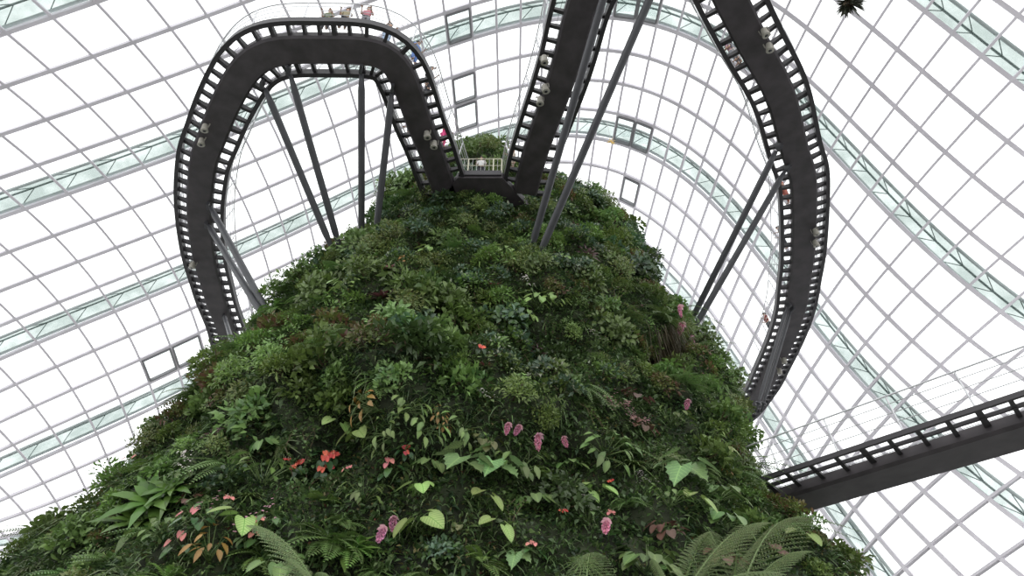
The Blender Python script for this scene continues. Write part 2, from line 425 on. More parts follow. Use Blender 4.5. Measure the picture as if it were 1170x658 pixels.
# lower bridge
HL = EYE+9.0
b0, b1 = at(876,584,z=HL), at(1023,540,z=HL)
d = (b1-b0).normalized()
low = [b0-d*2.5+d*k*.3 for k in range(0, 66)]
walkway('foot_bridge', low, 'dark steel footbridge entering the mountain low on its right flank', 'lower bridge', HL, half=.62, edge=1.72, near=1.15, gap_rows=2, pitch=.8, beam=(.12,.15,.34), blo=(.22,.30), top=.36)

# ------------------------------------------------------------------ support struts
def strut(top, bot, label, r=.15, group='slanting struts under the walkways'):
    root = empty('support_strut', tuple(bot)); tag(root, label, 'strut', group)
    t = Vector(top)-Vector(bot); L = t.length; u = t/L
    mb = MB(); mb.taper([u*-.5, u*.4, u*.9, u*(L-1.0), u*(L-.35)], [r*.7, r*.7, r, r, r*.55], 12); mb.build('tube', M['strut'], root, True)
    mb = MB(); mb.box(t-u*.1, .12, .34, .5, .3); mb.build('bracket_plate', M['strut'], root)
    mb = MB(); mb.taper([u*.0, u*.12], [r*1.6, r*1.6], 12); mb.build('base_collar', M['strut'], root, True)
def mt(px, py, y=None):
    if y is not None: return at(px, py, y=y)
    p, n = on_mountain(px, py)
    if p is None: raise RuntimeError('strut foot misses the mountain %s %s' % (px, py))
    return p
def foot(px, py, toward=(560, 450)):
    for k in range(60):
        x, y = px+(toward[0]-px)*k*.004, py+(toward[1]-py)*k*.004
        p, n = on_mountain(x, y)
        if p is not None and (p.y < 27.5): return p
    return at(px, py, y=25)
TOP = HW+.06
strut(at(238,232,z=TOP), foot(300,356), 'upper of the two grey struts under the left side of the left walkway')
strut(at(236,254,z=TOP), foot(293,360), 'lower of the two grey struts under the left side of the left walkway')
strut(at(299,92,z=TOP), foot(381,288), 'left strut of the crossing pair under the corner of the left walkway')
strut(at(329,76,z=TOP), foot(389,286), 'right strut of the crossing pair under the corner of the left walkway')
strut(at(413,74,z=TOP), foot(413,276), 'single upright strut under the top run of the left walkway')
strut(at(449,96,z=TOP), foot(429,272), 'strut leaning from the right bend of the left walkway, right of the upright one')
strut(at(256,360,z=TOP), foot(263,402), 'short strut half in leaves at the low end of the left walkway', .11)
strut(Vector((3.9,7.4,TOP)), foot(604,294), 'left strut of the long pair beside the middle walkway, closest to its edge')
strut(Vector((6.0,6.95,TOP)), foot(613,298), 'right strut of the long pair beside the middle walkway, standing clear of it')
strut(at(891,164,z=TOP), foot(794,372), 'upper strut of the long pair under the right walkway arc')
strut(at(901,188,z=TOP), foot(800,378), 'lower strut of the long pair under the right walkway arc')
strut(at(901,346,z=TOP), at(866,462,y=28.5), 'left strut of the short pair near the low end of the right walkway', .1)
strut(at(905,350,z=TOP), at(872,462,y=29.5), 'right strut of the short pair near the low end of the right walkway', .1)

# ------------------------------------------------------------------ floodlights
def lathe(mb, prof, n=16, M4=Matrix()):
    vs = [M4@Vector((r*math.cos(2*PI*k/n), r*math.sin(2*PI*k/n), z)) for r, z in prof for k in range(n)]
    fs = [(i*n+k, i*n+(k+1) % n, (i+1)*n+(k+1) % n, (i+1)*n+k) for i in range(len(prof)-1) for k in range(n)]
    fs += [tuple(range(n))[::-1], tuple((len(prof)-1)*n+k for k in range(n))]
    mb.add(vs, fs)
def flood_proto():
    root = empty('floodlight')
    A = Matrix.Rotation(math.radians(200), 4, 'X')
    mb = MB(); lathe(mb, [(.07,-.20),(.11,-.17),(.13,-.05),(.15,.10),(.155,.14)], 16, A); mb.build('housing', M['lamp_body'], root, True)
    mb = MB(); lathe(mb, [(.155,.14),(.165,.15),(.165,.18),(.14,.185)], 16, A); mb.build('rim', M['lamp_body'], root, True)
    mb = MB(); lathe(mb, [(.07,.186),(.0701,.19),(.02,.2)], 16, A); mb.build('lens', M['lamp_dark'], root, True)
    mb = MB()
    for s in (-1, 1): mb.box((s*.17, 0, .12), .02, .05, .30)
    mb.box((0,0,.28), .36, .05, .02); mb.build('yoke', M['lamp_body'], root)
    return root
def copy_tree(o, parent=None):
    c = o.copy(); COL.objects.link(c)
    if parent is not None: c.parent = parent
    for ch in list(o.children): copy_tree(ch, c)
    return c
FL = [(234,146,'upper lamp of the pair under the left walkway, on its left stretch'),(230,162,'lower lamp of the pair under the left walkway, on its left stretch'),
      (220,303,'single lamp low on the outer edge of the left walkway'),
      (488,154,'upper lamp of the pair under the left walkway near the landing'),(496,165,'lower lamp of the pair under the left walkway near the landing'),
      (622,68,'single lamp on the left edge of the middle walkway'),(623,101,'upper lamp of the pair on the left edge of the middle walkway'),(617,115,'lower lamp of the pair on the left edge of the middle walkway'),
      (874,37,'upper lamp of the pair high under the right walkway arc'),(879,54,'lower lamp of the pair high under the right walkway arc'),
      (932,265,'upper lamp of the pair midway along the right walkway edge'),(932,278,'lower lamp of the pair midway along the right walkway edge'),
      (896,412,'upper lamp near the low end of the right walkway'),(891,424,'lower lamp near the low end of the right walkway')]
fp = None
for x, y, lab in FL:
    o = flood_proto() if fp is None else copy_tree(fp)
    fp = fp or o
    o.location = at(x, y, z=HW-.28); o.rotation_euler = (0, 0, rnd.uniform(-.6, .6))
    tag(o, 'round grey floodlight, '+lab, 'floodlight', 'floodlights under the walkways')

# ------------------------------------------------------------------ people
def person_meshes():
    """one continuous body grown from a skeleton; clothes are shells over it"""
    def skin(edges_pts, radii, edges, sub=2):
        me = bpy.data.meshes.new('sk'); me.from_pydata(edges_pts, edges, []); me.update()
        o = bpy.data.objects.new('sk', me); COL.objects.link(o)
        md = o.modifiers.new('k', 'SKIN'); 
        for i, r in enumerate(radii): me.skin_vertices[0].data[i].radius = r if isinstance(r, tuple) else (r, r)
        me.skin_vertices[0].data[0].use_root = True
        sb = o.modifiers.new('s', 'SUBSURF'); sb.levels = sb.render_levels = sub
        dg = bpy.context.evaluated_depsgraph_get(); ev = o.evaluated_get(dg)
        res = bpy.data.meshes.new_from_object(ev, depsgraph=dg)
        bpy.data.objects.remove(o); return res
    V, Rr, E = [], [], []
    def chain(start, pts):
        prev = start; ids = []
        for p, r in pts:
            V.append(p); Rr.append(r); i = len(V)-1
            if prev is not None: E.append((prev, i))
            prev = i; ids.append(i)
        return ids
    spine = chain(None, [((0,0,.94),(.145,.10)), ((0,.0,1.10),(.125,.09)), ((0,-.01,1.28),(.15,.10)), ((0,-.02,1.41),(.10,.075)), ((0,-.03,1.49),(.05,.052)), ((0,-.05,1.56),(.068,.078)), ((0,-.055,1.64),(.076,.092)), ((0,-.05,1.71),(.05,.06))])
    chain(spine[5], [((0,-.145,1.585),(.013,.016))])       # nose
    hands = []
    for s in (-1, 1):
        chain(spine[0], [((s*.09,0,.86),.088), ((s*.10,.01,.50),.056), ((s*.105,.03,.46),.052), ((s*.11,.03,.28),.05), ((s*.115,.05,.09),.035), ((s*.12,-.02,.035),.034), ((s*.13,-.13,.025),(.036,.022))])
        a = chain(spine[3], [((s*.17,-.02,1.39),.052), ((s*.24,-.05,1.12),.038), ((s*.24,-.07,1.09),.036), ((s*.20,-.28,1.13),.026), ((s*.19,-.34,1.14),(.034,.018))])
        h = a[-1]
        for k, (dx, ln) in enumerate(((-.030,.062),(-.010,.074),(.010,.070),(.030,.054))):
            chain(h, [((s*.19+dx,-.375,1.145),.0095), ((s*.19+dx,-.375-ln*.5,1.135),.009), ((s*.19+dx,-.365-ln*.7,1.10),.008)])
        chain(h, [((s*.15,-.35,1.135),.011), ((s*.145,-.385,1.12),.009)])
    body = skin(V, Rr, E)
    cl = lambda base: [tuple(x*1 for x in p) for p in base]
    def shell_of(pts, rs, es): return skin(pts, rs, es)
    shirt = shell_of([(0,0,.92),(0,0,1.10),(0,-.01,1.28),(0,-.02,1.42),(-.175,-.02,1.39),(-.235,-.05,1.17),(.175,-.02,1.39),(.235,-.05,1.17)],
                     [(.17,.125),(.15,.11),(.175,.122),(.11,.09),.068,.058,.068,.058], [(0,1),(1,2),(2,3),(3,4),(4,5),(3,6),(6,7)])
    trousers = shell_of([(0,0,.96),(-.095,0,.86),(-.10,.01,.50),(-.115,.045,.12),(.095,0,.86),(.10,.01,.50),(.115,.045,.12)],
                        [(.155,.115),.105,.078,.06,.105,.078,.06], [(0,1),(1,2),(2,3),(0,4),(4,5),(5,6)])
    mb = MB(); A = Matrix.Translation((0,-.035,1.665))@Matrix.Diagonal((.105,.125,.115,1)) 
    lathe(mb, [(.02,1),(.45,.9),(.8,.6),(.97,.2),(.9,-.15),(.6,-.3),(.3,-.32)], 16, A)
    hair = bpy.data.meshes.new('hair'); hair.from_pydata([tuple(v) for v in mb.v], [], mb.f); hair.update()
    return body, shirt, trousers, hair
PM = person_meshes()
for m in PM:
    m.polygons.foreach_set('use_smooth', np.ones(len(m.polygons), bool))
    if not m.materials: m.materials.append(M['skin'])
def person(loc, rz, label, top, bottom, scale=1.0, hair=None, lean=0):
    root = empty('person', tuple(loc)); root.rotation_euler = (lean, 0, rz); root.scale = (scale,)*3
    tag(root, label, 'person', 'visitors on the walkways')
    for nm, me, mat in (('body', PM[0], M['skin']), ('shirt', PM[1], top), ('trousers', PM[2], bottom), ('hair', PM[3], hair or M['hair'])):
        o = bpy.data.objects.new(nm, me); COL.objects.link(o); o.parent = root
        o.material_slots[0].link = 'OBJECT'; o.material_slots[0].material = mat
def on_deck(px, py, zfeat): # where someone stands whose feature at height zfeat above the deck shows at (px, py)
    p = at(px, py, z=HW+.38+zfeat); p.z = HW+.385; return p
def near_path(p, path, lim=.85):
    q = min(path, key=lambda a: (a.x-p.x)**2+(a.y-p.y)**2); d = Vector((p.x-q.x, p.y-q.y, 0))
    if d.length > lim: d = d.normalized()*lim
    return Vector((q.x+d.x, q.y+d.y, p.z)), math.atan2(d.x, -d.y) if d.length > .05 else 0
C_ = cloth
PEOPLE = [
 (378,14,1.6,left,'person with brown hair in an olive top, leftmost of three at the top rail',C_('olive',(.16,.19,.12)),C_('dark',(.04,.04,.05)),plain('brown hair',(.25,.12,.07),.6)),
 (398,13,1.6,left,'person in a khaki top, middle of three at the top rail',C_('khaki',(.32,.28,.18)),C_('dark',(.04,.04,.05)),None),
 (421,14,1.45,left,'person in a dusty pink top, rightmost of three at the top rail',C_('pink',(.50,.20,.24)),C_('grey',(.2,.2,.22)),None),
 (441,44,.5,left,'person in pale blue trousers seen through the walkway edge beside the top bend',C_('white',(.7,.7,.7)),C_('pale blue',(.35,.45,.58)),None),
 (474,64,.5,left,'person in blue clothes seen through the gaps at the right bend',C_('blue',(.12,.22,.5)),C_('blue',(.12,.22,.5)),None),
 (492,80,1.5,left,'person in grey leaning at the rail just below the right bend',C_('grey',(.2,.2,.22)),C_('dark',(.04,.04,.05)),None),
 (486,112,.5,left,'person in dark trousers between the right bend and the lamps',C_('black',(.03,.03,.03)),C_('dark',(.04,.04,.05)),None),
 (507,158,.6,left,'person in bright pink seen through the gaps beside the lamp pair',C_('bright pink',(.75,.08,.25)),C_('bright pink',(.75,.08,.25)),None),
 (548,181,1.5,None,'person in a white shirt standing behind the landing railing',C_('white',(.7,.7,.7)),C_('dark',(.04,.04,.05)),None),
 (463,142,1.0,left,'person in grey on the inner edge of the left walkway near the landing',C_('grey',(.2,.2,.22)),C_('grey',(.2,.2,.22)),None),
 (585,182,.5,right,'person in white shoes and brown clothes low on the middle walkway',C_('brown',(.22,.13,.09)),C_('beige',(.42,.36,.3)),None),
 (829,58,1.3,right,'person in a mauve top leaning over the inner rail of the right arc',C_('mauve',(.32,.2,.26)),C_('grey',(.2,.2,.22)),None),
 (841,62,.6,right,'person in grey trousers beside the mauve visitor on the right arc',C_('grey',(.2,.2,.22)),C_('light grey',(.4,.4,.4)),None),
 (898,222,.6,right,'person in rust red seen through the gaps of the right arc below the strut tops',C_('rust',(.42,.13,.1)),C_('rust',(.42,.13,.1)),None),
 (893,268,1.0,right,'person in black midway down the inner edge of the right arc',C_('black',(.03,.03,.03)),C_('dark',(.04,.04,.05)),None),
 (871,362,1.4,right,'person in dark red at the inner rail low on the right arc',C_('dark red',(.25,.05,.05)),C_('dark',(.04,.04,.05)),None),
]
for x, y, zf, path, lab, t, b, h in PEOPLE:
    p = on_deck(x, y, zf)
    if path is None: p = Vector((at(548,200,z=HW).x, at(548,203,z=HW).y+.40, HW+.41)); rz = 0
    else: p, rz = near_path(p, path)
    person(p, rz, lab, t, b, rnd.uniform(.94, 1.02), h)
# ------------------------------------------------------------------ foliage tools
def tmpl(pts, tris, cols=None):
    return np.array(pts, float), np.array(tris), (np.ones(len(pts)) if cols is None else np.array(cols, float))
T_SIMPLE = tmpl([(0,0,0),(.42,.5,.14),(.5,0,0),(.42,-.5,.14),(1,0,-.05)], [(0,1,2),(0,2,3),(1,4,2),(3,2,4)])
T_OVAL = tmpl([(0,0,0),(.22,.36,.1),(.5,.5,.16),(.8,.3,.08),(1,0,-.1),(.8,-.3,.08),(.5,-.5,.16),(.22,-.36,.1),(.3,0,0),(.65,0,0)],
              [(0,1,8),(1,2,8),(2,9,8),(2,3,9),(3,4,9),(4,5,9),(5,6,9),(6,8,9),(6,7,8),(7,0,8)], [.9,1,1,1,1,1,1,1,1.35,1.25])
T_BLADE = tmpl([(0,-.3,0),(0,.3,0),(.35,-.5,.0),(.35,.5,.0),(.7,-.38,0),(.7,.38,0),(1,0,0)], [(0,2,1),(1,2,3),(2,4,3),(3,4,5),(4,6,5)], [.8,.8,1,1,1.05,1.05,1.1])
def heart(wavy=0):
    out = [(0,0),(-.15,.16),(-.15,.36),(.0,.5),(.22,.54),(.45,.50),(.67,.40),(.87,.20),(1,0)]
    if wavy: out = [(0,0),(-.15,.2),(-.16,.40),(.0,.40),(.05,.56),(.2,.46),(.3,.55),(.42,.40),(.52,.44),(.64,.26),(.76,.24),(.86,.08),(1,0)]
    n = len(out); pts = [(u, w, .10*abs(w)*2+(.05 if wavy and k % 2 else 0)) for k, (u, w) in enumerate(out)]
    pts += [(u, -w, .10*abs(w)*2+(.05 if wavy and k % 2 == 0 else 0)) for k, (u, w) in list(enumerate(out))[1:-1]]
    rib = [len(pts), len(pts)+1, len(pts)+2]; pts += [(.22,0,0),(.5,0,0),(.78,0,0)]
    side = list(range(n)); other = [0]+list(range(n, n+n-2))+[n-1]
    tris = []
    for sd, flip in ((side, False), (other, True)):
        for a, b in zip(sd, sd[1:]):
            um = (pts[a][0]+pts[b][0])/2; c = rib[0] if um < .36 else rib[1] if um < .64 else rib[2]
            tris.append((a, c, b) if flip else (a, b, c))
        # fill between rib points
    tr = []
    for sd, flip in ((side, False), (other, True)):
        last = None
        for a, b in zip(sd, sd[1:]):
            um = (pts[a][0]+pts[b][0])/2; c = rib[0] if um < .36 else rib[1] if um < .64 else rib[2]
            if last is not None and c != last: tr.append((a, last, c) if flip else (a, c, last))
            last = c
    cols = [1]*len(pts)
    for r in rib: cols[r] = 1.45
    cols[0] = 1.5
    return tmpl(pts, tris+tr, cols)
T_HEART, T_WAVY = heart(), heart(1)
def unit(a): return a/np.maximum(np.linalg.norm(a, axis=-1, keepdims=True), 1e-9)
class Leaves:
    def __init__(s): s.V, s.F, s.C, s.U, s.n = [], [], [], [], 0
    def add(s, T, B, D, N, L, W, col, droop=.15, edge=None, down=(0,-.72,-.69)):
        B = np.atleast_2d(B).astype(float); k = len(B)
        D = unit(np.broadcast_to(np.atleast_2d(D), (k, 3)).astype(float)); N = np.broadcast_to(np.atleast_2d(N), (k, 3)).astype(float)
        S = unit(np.cross(D, N)); N = np.cross(S, D)
        L = np.broadcast_to(L, (k,))[:, None, None]; W = np.broadcast_to(W, (k,))[:, None, None]
        pts, tris, cf = T
        u, w, z = pts[:, 0][None, :, None], pts[:, 1][None, :, None], pts[:, 2][None, :, None]
        dn = np.asarray(down, float); dn = dn if dn.ndim == 2 else dn[None]
        droop = np.broadcast_to(droop, (k,))[:, None, None]
        P = B[:, None]+D[:, None]*L*u+S[:, None]*W*w+N[:, None]*W*z+dn[:, None]*L*droop*np.maximum(u, 0)**2
        col = np.broadcast_to(np.atleast_2d(col), (k, 3))[:, None]*np.ones_like(cf)[None, :, None]
        if edge is None: col = col*cf[None, :, None]
        else: # pale centre, coloured edge
            m = (np.abs(pts[:, 1]) < .05)[None, :, None]; col = np.where(m, np.asarray(edge, float)[None, None], col)
        s.V.append(P.reshape(-1, 3)); s.C.append(col.reshape(-1, 3))
        s.U.append(np.tile(np.stack([pts[:, 0], pts[:, 1], pts[:, 2]], 1), (k, 1)))
        s.F.append((tris[None]+(np.arange(k)*len(pts))[:, None, None]).reshape(-1, 3)+s.n); s.n += k*len(pts)
    def build(s, name, mat, parent=None, smooth=False):
        return mesh_obj(name, np.concatenate(s.V), np.concatenate(s.F), mat, parent, tint=np.clip(np.concatenate(s.C), 0, 1), smooth=smooth, blade=np.concatenate(s.U) if 'veined' in mat.name or 'veins' in mat.name else None)
UP = np.array([0,.72,.69])
def rdir(k, zmin=-1):
    z = R.uniform(zmin, 1, k); a = R.uniform(0, 2*PI, k); r = np.sqrt(1-z*z)
    return np.stack([r*np.cos(a), r*np.sin(a), z], 1)
def vary(col, k, a=.25): return np.asarray(col)[None]*(1+R.uniform(-a, a, (k, 1)))*(1+R.uniform(-.08, .08, (k, 3)))
def stems(name, pairs, r, mat, parent):
    mb = MB()
    for a, b in pairs:
        a, b = Vector(a), Vector(b); m = (a+b)/2+Vector((0,0,.06))*(b-a).length
        mb.taper([a, m, b], [r, r*.8, r*.5], 5)
    return mb.build(name, mat, parent)

def shrub(name, cols, n=300, rad=.62, leaf=.12, wid=.5, T=T_SIMPLE, mat='leaf', flat=.75, tipcol=None, clumps=9, droop=.2):
    root = empty(name); lv = Leaves()
    cd = rdir(clumps, 0); cpos = cd*rad*R.uniform(.35, .8, (clumps, 1))*np.array([1,1,flat])
    which = R.integers(0, clumps, n); d = rdir(n, -.25)
    pos = cpos[which]+d*rad*R.uniform(.25, .42, (n, 1))*np.array([1,1,flat])
    D = unit(d*.8+R.normal(0, .45, (n, 3))+UP*.1); N = UP*.9+d*.4+R.normal(0, .3, (n, 3))
    ci = R.integers(0, len(cols), clumps)[which]
    c = np.asarray(cols)[ci]*(1+R.uniform(-.3, .3, (n, 1)))
    if tipcol is not None:
        m = R.random(n) < .12; c[m] = np.asarray(tipcol)*(1+R.uniform(-.2, .2, (m.sum(), 1)))
    L = leaf*R.uniform(.7, 1.25, n)
    lv.add(T, pos, D, N, L, L*wid, c, droop)
    lv.build('leaves', M[mat], root)
    stems('branch', [((0,0,-.15), tuple(p)) for p in cpos[:6]], .016, M['bark'], root)
    return root
def fern(name, col, nf=12, L=.9, width=.26, np_=16, arch=.55, mat='leaf'):
    root = empty(name); lv = Leaves(); pr = []
    for k in range(nf):
        a = 2*PI*k/nf+R.uniform(-.25, .25); el = R.uniform(.35, 1.0)
        d = unit(np.array([math.cos(a), math.sin(a), el])+UP*.25); l = L*R.uniform(.7, 1.15)
        t = np.linspace(.12, 1, np_)
        dn = -UP
        mid = lambda t: d[None]*l*t[:, None]+dn[None]*l*arch*(t**2)[:, None]
        p = mid(t); tan = unit(mid(t+.02)-mid(t-.02)); s = unit(np.cross(tan, UP[None]+.001))
        prof = np.sin(np.clip(t*1.02, 0, 1)*PI)**.6*(1-.45*t)
        c = vary(col, np_, .15)
        for sg in (-1, 1):
            nrm = np.cross(s*sg, tan)*sg
            lv.add(T_SIMPLE, p, s*sg+tan*.45, nrm, width*prof+.02, l/np_*.8, c, .12)
        q = mid(np.array([0, .35, .7, 1.0])); pr.append(q)
    lv.build('fronds', M[mat], root)
    mb = MB()
    for q in pr: mb.taper(q, [.009, .007, .005, .002], 4)
    mb.build('stalks', M['stalk'], root)
    return root
def tree_fern(name, col, crown, tips, foot_z=0.0, pl0=.80):
    """a tree fern standing on the floor in front of the mountain: fibrous trunk, arching feathery fronds"""
    crown = np.array(crown, float); root = empty(name, (crown[0], crown[1], foot_z)); o = np.array([crown[0], crown[1], foot_z])
    mb = MB(); h = crown[2]-foot_z; mb.taper([(0,0,0),(.03,0,h*.5),(0,.02,h)], [.14,.10,.09], 10); mb.build('trunk', M['bark'], root, True)
    for tip in tips:
        tip = np.array(tip, float); lv = Leaves(); mb = MB()
        L = np.linalg.norm(tip-crown); top = crown*.42+tip*.58+np.array([0,0,.22*L])
        Bz = lambda t: ((1-t)**2)[:, None]*crown+(2*t*(1-t))[:, None]*top+(t**2)[:, None]*tip-o
        nq = 20; t = np.linspace(.16, 1, nq); p = Bz(t); tan = unit(Bz(t+.01)-Bz(t-.01))
        s = unit(np.cross(tan, np.array([[0,0,1.]])))
        mb.taper(Bz(np.linspace(0, 1, 9)), list(np.linspace(.016, .003, 9)), 5)
        for q in range(nq):
            pl = pl0*(L/2.0)*min(1, (t[q]-.1)*5)*(1-t[q]*.95)**.55+.02
            for sg in (-1, 1):
                pd = unit(s[q]*sg+tan[q]*.45+np.array([0,0,-.22])); k = 16; u = np.linspace(.06, 1, k)
                pp = p[q][None]+pd[None]*pl*u[:, None]-np.array([[0,0,1.]])*pl*.16*(u**2)[:, None]
                ss = unit(np.cross(pd, [0,0,1.])); nn = np.cross(ss, pd)
                for s2 in (-1, 1):
                    lv.add(T_SIMPLE, pp, ss[None]*s2+pd[None]*.55, nn[None], pl*.13*(1-.75*u)+.012, pl/k*.42+.003, vary(col, k, .15), .1)
                mb.taper([p[q], p[q]+pd*pl*.5-np.array([0,0,pl*.04]), p[q]+pd*pl-np.array([0,0,pl*.16])], [.003,.002,.001], 3)
        fr = lv.build('frond', M['leaf'], root); mb.build('stalk', M['stalk'], fr)
    return root
def rosette(name, col, n=26, L=.55, W=.07, curl=.45, tip=None, mat='gloss_leaf', flat=.5):
    root = empty(name); lv = Leaves()
    a = np.arange(n)*2.4; el = np.linspace(.25, 1.6, n)*flat*2
    D = np.stack([np.cos(a), np.sin(a), el], 1); l = L*np.linspace(1.1, .55, n)*R.uniform(.9, 1.1, n)
    N = np.stack([-np.cos(a)*.5, -np.sin(a)*.5, np.ones(n)], 1)
    c = vary(col, n, .15)
    if tip is not None: c[n*2//3:] = vary(tip, n-n*2//3, .15)
    lv.add(T_BLADE, np.zeros((n, 3)), D, N, l, W, c, curl, down=np.stack([np.cos(a)*.3, np.sin(a)*.3-.3, -np.ones(n)*.8], 1))
    lv.build('leaves', M[mat], root); 
    mb = MB(); mb.taper([(0,0,-.12),(0,0,0),(0,0,.10)], [.05,.06,.03], 7); mb.build('crown', M['stalk'], root)
    return root
def broadleaf(name, col, n=9, L=.34, W=.9, T=T_HEART, spread=.4, edge=None, mat='leaf', droop=.25, up=.5):
    root = empty(name); lv = Leaves(); pr = []
    for k in range(n):
        a = 2*PI*k/n*1.0+R.uniform(-.4, .4); r = spread*R.uniform(.35, 1.0)
        b = np.array([math.cos(a)*r, math.sin(a)*r, R.uniform(.15, up)])
        d = unit(np.array([math.cos(a), math.sin(a)*.7, R.uniform(-.1, .3)])-UP*.45); l = L*R.uniform(.7, 1.15)
        nrm = unit(UP*.8+np.array([0,0,.9])+np.array([math.cos(a), math.sin(a), 0])*.3+R.normal(0, .15, 3))
        lv.add(T, b, d, nrm, l, l*W, vary(col, 1, .2), droop, edge=edge); pr.append(((0,0,-.1), tuple(b)))
    lv.build('leaves', M[mat], root, smooth=False); stems('petioles', pr, .009, M['stalk'], root)
    return root
def add_spathes(root, n, col, size=.12, zr=(.4,.6), spr=.28):
    for k in range(n):
        a = R.uniform(0, 2*PI); r = spr*R.uniform(.2, 1); b = np.array([math.cos(a)*r, math.sin(a)*r, R.uniform(*zr)])
        lv = Leaves(); lv.add(T_HEART, b, unit(np.array([R.uniform(-.5,.5), -.9, -.25])), np.array([R.uniform(-.3,.3), -.3, 1]), size, size*.85, np.array(col)*R.uniform(.8, 1.15), .1)
        sp = lv.build('spathe', M['petal'], root)
        mb = MB(); mb.taper([b, b+np.array([0,-.02,.05])*size*9], [.008,.005], 5); mb.build('spadix', M['cream'], sp)
    return root
def blossoms(root, n, col, size=.035, spr=.35, zr=(.3,.6), name='blossoms', clusters=5):
    lv = Leaves(); cc = np.stack([R.uniform(-spr, spr, clusters), R.uniform(-spr, spr, clusters), R.uniform(*zr, clusters)], 1)
    b = cc[R.integers(0, clusters, n)]+R.normal(0, spr*.16, (n, 3))
    for k in range(5):
        a = 2*PI*k/5; D = np.array([math.cos(a), math.sin(a), .25])
        lv.add(T_SIMPLE, b, D, np.array([0,0,1.]), size, size*.75, vary(col, n, .2), .1)
    lv.build(name, M['petal'], root); return root
def medinilla(name):
    """arching stalk with a hanging pink flower cluster under broad pink bracts"""
    root = empty(name)
    mb = MB(); mb.taper([(0,0,-.1),(0,.05,.3),(0,-.02,.5),(0,-.18,.55)], [.014,.012,.010,.008], 6); mb.build('stalk', M['stalk'], root, True)
    lv = Leaves(); 
    for k in range(6):
        a = 2*PI*k/6; lv.add(T_OVAL, (0,-.18,.55), (math.cos(a)*.8, -.35, math.sin(a)*.6), (0,1,.3), .20, .14, (.78,.50,.58), .3)
    lv.build('bracts', M['petal'], root)
    lv = Leaves(); n = 110; t = R.uniform(0, 1, n); a = R.uniform(0, 2*PI, n); r = .085*np.sin(np.clip(t*.85+.15, 0, 1)*PI)+.02
    dn = np.array([0,-.72,-.69]); b = np.array([0,-.20,.53])[None]+dn[None]*.42*t[:, None]+np.stack([np.cos(a)*r, np.sin(a)*r*.6, np.sin(a)*r*.6], 1)
    for k in range(3): lv.add(T_SIMPLE, b, rdir(n), rdir(n), 0.06, .05, vary((.74,.36,.50), n, .3), .1)
    lv.build('blossoms', M['petal'], root)
    lv = Leaves(); 
    for k in range(6):
        a = 2*PI*k/6+.3; lv.add(T_OVAL, (math.cos(a)*.08, math.sin(a)*.08, .12), (math.cos(a), math.sin(a), .5), (0,.5,1), .36, .17, vary((.05,.11,.03), 1)[0], .25)
    lv.build('leaves', M['leaf'], root)
    return root
def vine(name, col, n=60, L=1.4):
    root = empty(name); lv = Leaves(); pr = []
    for k in range(4):
        x = R.uniform(-.25, .25); l = L*R.uniform(.6, 1); t = np.linspace(0, 1, n//4)
        p = np.stack([x+.08*np.sin(t*7+k), .1-t*l*.75, .25-t*l*.55+.15*np.sin(t*3)], 1)
        lv.add(T_SIMPLE, p, rdir(len(t), -.5)+np.array([0,-.4,0]), UP+rdir(len(t))*.4, .10, .07, vary(col, len(t), .3), .2); pr.append(p[::4])
    lv.build('leaves', M['leaf'], root)
    mb = MB()
    for q in pr: mb.taper(q, [.006]*len(q), 4)
    mb.build('stems', M['bark'], root); return root

